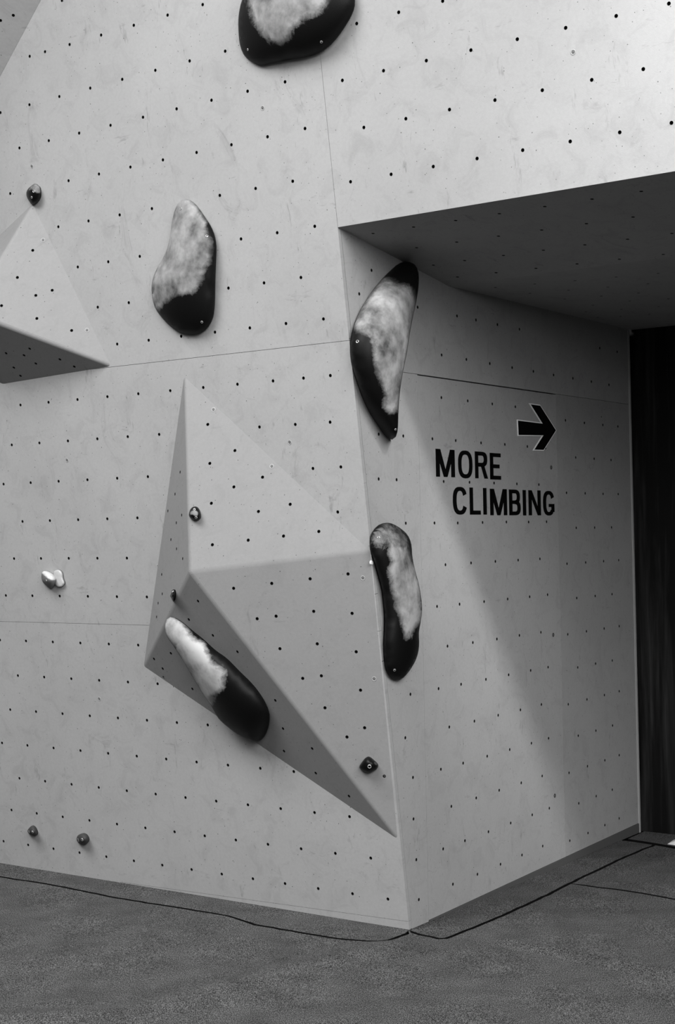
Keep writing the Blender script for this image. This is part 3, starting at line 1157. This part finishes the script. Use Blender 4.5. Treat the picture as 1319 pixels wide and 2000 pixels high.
SG = 'small bolt-on holds'
z = lambda p: zp(p, 26.38, 40, 350)
hold('small_hold', 'small black teardrop hold above the tip of the left pyramid volume', PA,
     z([(750, 225), (850, 280), (910, 345), (990, 400), (1010, 480), (1030, 640), (1025, 860), (980, 1020), (880, 1170), (780, 1270), (680, 1310), (560, 1285), (480, 1180), (380, 1030), (320, 880), (300, 730), (340, 580), (430, 450), (560, 340), (660, 260)]),
     0.035, M_HOLD, [(z([(430, 450), (750, 200), (1020, 380), (1050, 700), (850, 720), (600, 560), (400, 600)]), 0.7)], n=32, res=10, group=SG,
     screws=[(66.5, 373.5, 0.0075), (62, 385.5, 0.006)], soft=2.0)
z = lambda p: zp(p, 26.38, 355, 975)
hold('small_hold', 'small black egg-shaped hold with chalky centre on the large volume upper face', P_UP,
     z([(700, 370), (800, 400), (880, 490), (940, 640), (975, 800), (970, 940), (900, 1040), (800, 1095), (700, 1095), (560, 1045), (450, 970), (385, 880), (375, 760), (410, 620), (470, 490), (590, 390)]),
     0.035, M_HOLD, [(z([(500, 620), (650, 560), (800, 620), (850, 740), (800, 850), (680, 870), (580, 800), (460, 800), (440, 700)]), 1.0)], n=32, res=10, group=SG,
     screws=[(379.8, 995, 0.0065), (383, 1011, 0.0065)], soft=1.6)
z = lambda p: zp(p, 29.3, 315, 1140)
hold('small_hold', 'small black fin-shaped hold on the narrow left face of the large volume', P_LF,
     z([(690, 325), (750, 370), (775, 560), (760, 780), (720, 930), (680, 1000), (640, 960), (560, 800), (505, 700), (550, 600), (580, 490), (610, 390)]),
     0.03, M_HOLD, [], n=28, res=9, group=SG, screws=[(337.5, 1155.5, 0.006)])
z = lambda p: zp(p, 18.84, 690, 1465)
hold('small_hold', 'small black rounded-diamond hold with steel bolt near the lower tip of the large volume', P_RT,
     z([(550, 245), (640, 280), (760, 380), (870, 480), (920, 560), (910, 620), (870, 700), (780, 760), (680, 820), (570, 855), (470, 830), (350, 780), (260, 700), (225, 620), (260, 540), (350, 410), (450, 290)]),
     0.04, M_HOLD, [(z([(760, 420), (900, 500), (900, 560), (800, 540)]), 0.6)], n=32, res=10, group=SG, screws=[(722, 1497, 0.009)], soft=2.0)
z = lambda p: zp(p, 8.79, 40, 1600)
hold('small_hold', 'small grey round foothold low on the left wall, the left one of two', PA,
     z([(200, 110), (250, 140), (285, 210), (285, 265), (240, 290), (180, 275), (135, 240), (122, 195), (150, 150)]),
     0.045, M_GREYHOLD, [], n=28, res=9, group=SG, screws=[(57, 1624.5, 0.008), (63.5, 1625, 0.007)])
hold('small_hold', 'small grey round foothold low on the left wall, the right one of two', PA,
     z([(1065, 243), (1130, 265), (1170, 330), (1160, 390), (1110, 440), (1050, 440), (990, 400), (965, 345), (985, 280)]),
     0.045, M_GREYHOLD, [], n=28, res=9, group=SG, screws=[(153.5, 1640.5, 0.009), (160.5, 1640, 0.008)])
# chalk-white hold with a pale plate beside it
z = lambda p: zp(p, 14.65, 60, 1095)
hold('small_hold', 'lumpy chalk-white hold on the left wall', PA,
     z([(330, 330), (450, 300), (600, 370), (700, 450), (740, 540), (720, 640), (650, 740), (580, 810), (500, 760), (430, 690), (350, 620), (310, 500)]),
     0.05, M_WHITEHOLD, [(z([(300, 300), (600, 330), (760, 500), (640, 560), (520, 520), (400, 430)]), 1.0)], n=30, res=10, group=SG, screws=[(90.5, 1134, 0.0055)], power=0.75, soft=2)
hold('hold_plate', 'thin pale rounded plate fixed to the wall beside the chalk-white hold', PA,
     z([(650, 340), (720, 275), (790, 265), (860, 310), (900, 400), (910, 520), (960, 640), (920, 720), (850, 755), (760, 745), (700, 680), (660, 520)]),
     0.006, M_WHITEHOLD, [(z([(650, 300), (860, 260), (960, 400), (960, 800), (700, 760)]), 1.0)], n=30, res=9, power=0.3, rim=0.01, cat='plate')

# white round cap on the corner edge beside the kidney hold
capm = bpy.data.meshes.new('corner_cap')
bm = bmesh.new()
bmesh.ops.create_cone(bm, cap_ends=True, segments=20, radius1=0.009, radius2=0.0075, depth=0.006)
bm.to_mesh(capm)
bm.free()
capm.materials.append(M_WHITEV)
cpo = link('corner_cap', capm, None, PC.mat(PC.at(726, 1099, 0.003)))
tag(cpo, 'tiny white round cap on the wall corner beside the kidney-shaped hold', 'cap')


# ------------------------------------------------------------------ lettering and arrow
def rounded_ring(x0, y0, x1, y1, w, wy, a0=0.0, a1=360.0, n=28, pw=2.6):
    """band between two super-ellipses, from angle a0 to a1 (degrees)"""
    cx, cy, rx, ry = (x0 + x1) / 2, (y0 + y1) / 2, (x1 - x0) / 2, (y1 - y0) / 2
    out, inn = [], []
    for k in range(n + 1):
        t = math.radians(a0 + (a1 - a0) * k / n)
        c, s = math.cos(t), math.sin(t)
        f = lambda q: math.copysign(abs(q) ** (2 / pw), q)
        out.append((cx + rx * f(c), cy + ry * f(s)))
        inn.append((cx + (rx - w) * f(c), cy + (ry - wy) * f(s)))
    return [[out[k], out[k + 1], inn[k + 1], inn[k]] for k in range(n)]


def rect(x0, y0, x1, y1):
    return [(x0, y0), (x1, y0), (x1, y1), (x0, y1)]


def glyph(ch):
    if ch == 'M':
        w = 0.21
        return [rect(0, 0, w * 0.95, 1), rect(1 - w * 0.95, 0, 1, 1), [(0, 1), (0.24, 1), (0.595, 0), (0.405, 0)], [(0.76, 1), (1, 1), (0.595, 0), (0.405, 0)]]
    if ch == 'O':
        return rounded_ring(0, -0.02, 1, 1.02, 0.23, 0.15)
    if ch == 'R':
        b = rounded_ring(0.10, 0.44, 0.98, 1.0, 0.27, 0.145, -90, 90, 16)
        return [rect(0, 0, 0.26, 1), rect(0.1, 0.855, 0.55, 1), rect(0.1, 0.44, 0.55, 0.585)] + b + [[(0.46, 0.48), (0.72, 0.50), (1.02, 0), (0.73, 0)]]
    if ch == 'E':
        return [rect(0, 0, 0.30, 1), rect(0, 0.855, 1, 1), rect(0, 0.43, 0.88, 0.575), rect(0, 0, 1, 0.145)]
    if ch == 'C':
        return rounded_ring(0, -0.02, 0.98, 1.02, 0.25, 0.15, 24, 336, 30)
    if ch == 'L':
        return [rect(0, 0, 0.31, 1), rect(0, 0, 1, 0.15)]
    if ch == 'I':
        return [rect(0, 0, 1, 1)]
    if ch == 'B':
        return ([rect(0, 0, 0.28, 1), rect(0.1, 0.855, 0.5, 1), rect(0.1, 0.44, 0.55, 0.575), rect(0.1, 0, 0.55, 0.145)]
                + rounded_ring(0.05, 0.44, 0.95, 1.0, 0.27, 0.14, -90, 90, 14) + rounded_ring(0.05, 0.0, 1.0, 0.575, 0.28, 0.145, -90, 90, 14))
    if ch == 'N':
        return [rect(0, 0, 0.26, 1), rect(0.74, 0, 1, 1), [(0, 1), (0.27, 1), (1, 0), (0.73, 0)]]
    if ch == 'G':
        return rounded_ring(0, -0.02, 1, 1.02, 0.27, 0.15, 24, 318, 28) + [rect(0.73, 0.13, 1.0, 0.47), rect(0.50, 0.34, 1.0, 0.47)]
    return []


def sign_line(name, label, letters):
    u0, v0 = PC.uv(letters[0][1], letters[0][4])
    root = bpy.data.objects.new(name, None)
    COL.objects.link(root)
    root.empty_display_size = 0.05
    mw = PC.mat(PC.p(u0, v0))
    root.matrix_world = mw
    PW[root.name] = mw
    tag(root, label, 'lettering', 'painted words on the right wall')
    for ch, x0, yt0, x1, yb0, yt1, yb1 in letters:
        ua, va = PC.uv(x0, yb0)
        ub, vb = PC.uv(x1, yb1)
        _, ta = PC.uv(x0, yt0)
        _, tb = PC.uv(x1, yt1)
        bot, top_ = (va + vb) / 2, (ta + tb) / 2
        vs, fs = [], []
        for poly in glyph(ch):
            if area2(poly) < 0:
                poly = poly[::-1]
            k = len(vs)
            nn = len(poly)
            for zz in (0.0012, 0.0):
                for x, y in poly:
                    vs.append(V((ua + (ub - ua) * x - u0, bot + (top_ - bot) * y - v0, zz)))
            fs.append(tuple(range(k, k + nn)))
            for i in range(nn):
                j = (i + 1) % nn
                fs.append((k + i, k + nn + i, k + nn + j, k + j))
        o = mesh_obj('letter', vs, fs, M_BLACKV, root, mw=mw)
        o['label'] = 'black capital letter ' + ch
    return root


# letter, left x, top y at left, right x, bottom y at left, top y at right, bottom y at right
Lm = [('M', 852, 877, 889, 930.5, 878.5, 932.5), ('O', 895.5, 880, 923.5, 932.5, 882, 934), ('R', 928.5, 881.3, 953, 934, 883.5, 935), ('E', 957.8, 884.3, 979, 936, 886, 937.3)]
Lc = [('C', 885.3, 951.3, 913.5, 1003.5, 952.5, 1004.5), ('L', 918.2, 951.7, 939.3, 1005, 953, 1005), ('I', 944.6, 953, 951.2, 1005, 953.2, 1005), ('M', 958, 954.5, 991, 1006, 955.5, 1006.5),
      ('B', 995.2, 955.5, 1017.5, 1006.3, 957, 1006.3), ('I', 1022, 957, 1028.2, 1006.7, 957.3, 1006.7), ('N', 1033.2, 957.3, 1057, 1006.5, 958, 1006.5), ('G', 1061.5, 959.5, 1083.5, 1006, 960, 1006)]
sign_line('sign_lettering', 'black word MORE on the right wall, upper of the two words', Lm)
sign_line('sign_lettering', 'black word CLIMBING on the right wall, below the word MORE', Lc)

arrow = [(1086.3, 840.7), (1061, 880.7), (1040.3, 880), (1058, 852.2), (1011.2, 851.6), (1009.8, 819.4), (1056.3, 825.3), (1032.8, 787.5), (1054.2, 790.6)]
au = [PC.uv(*p) for p in arrow]
aroot = bpy.data.objects.new('arrow_sign', None)
COL.objects.link(aroot)
aroot.empty_display_size = 0.05
amw = PC.mat(PC.at(1048, 838))
aroot.matrix_world = amw
PW[aroot.name] = amw
tag(aroot, 'black arrow with pale outline pointing right above the lettering', 'arrow sign')


def arrow_plate(name, poly, h0, h1, mat):
    if area2(poly) < 0:
        poly = poly[::-1]
    inv = amw.inverted()
    n = len(poly)
    ov, tris = cdt_with_holes(poly, [])
    vs = [inv @ PC.p(v[0], v[1], h1) for v in ov]
    fs = [tuple(t) for t in tris]
    k = len(vs)
    vs += [inv @ PC.p(p[0], p[1], h1) for p in poly] + [inv @ PC.p(p[0], p[1], h0) for p in poly]
    for i in range(n):
        j = (i + 1) % n
        fs.append((k + i, k + n + i, k + n + j, k + j))
    return mesh_obj(name, vs, fs, mat, aroot, mw=amw)


def offset_poly(poly, d):                        # mitred inset
    if area2(poly) < 0:
        poly = poly[::-1]
    n = len(poly)
    out = []
    for i in range(n):
        a, b, c = (np.array(q) for q in (poly[i - 1], poly[i], poly[(i + 1) % n]))
        e, f = (b - a) / np.linalg.norm(b - a), (c - b) / np.linalg.norm(c - b)
        n1, n2 = np.array((-e[1], e[0])), np.array((-f[1], f[0]))
        q = b + (n1 + n2) / (1 + n1.dot(n2)) * d
        out.append((float(q[0]), float(q[1])))
    return out


o = arrow_plate('outline', au, 0.0, 0.0035, M_WHITEV)
o['label'] = 'pale outline of the arrow'
o = arrow_plate('arrow_face', offset_poly(au, 0.0048), 0.003, 0.0045, M_BLACKV)
o['label'] = 'black arrow face'

# small white wedge at the foot of the black wall, right picture edge
wq = [fp(1304, 1651), fp(1345, 1657), fp(1350, 1648), fp(1314, 1644)]
wv = [V((p[0], p[1], 0.006)) for p in wq]
tops = [wv[1] + V((0, 0, 0.055)), wv[2] + V((0, 0, 0.055))]
wc = sum(wv, V((0, 0, 0))) / 4
vs = [v - wc for v in wv] + [t - wc for t in tops]
mwv = Matrix.Translation(wc)
dw = mesh_obj('door_wedge', vs, [(3, 2, 1, 0), (0, 1, 4), (1, 2, 5, 4), (2, 3, 5), (0, 4, 5, 3)], M_WHITEV, None, mw=mwv)
tag(dw, 'small white wedge on the carpet edge against the black wall', 'door wedge')
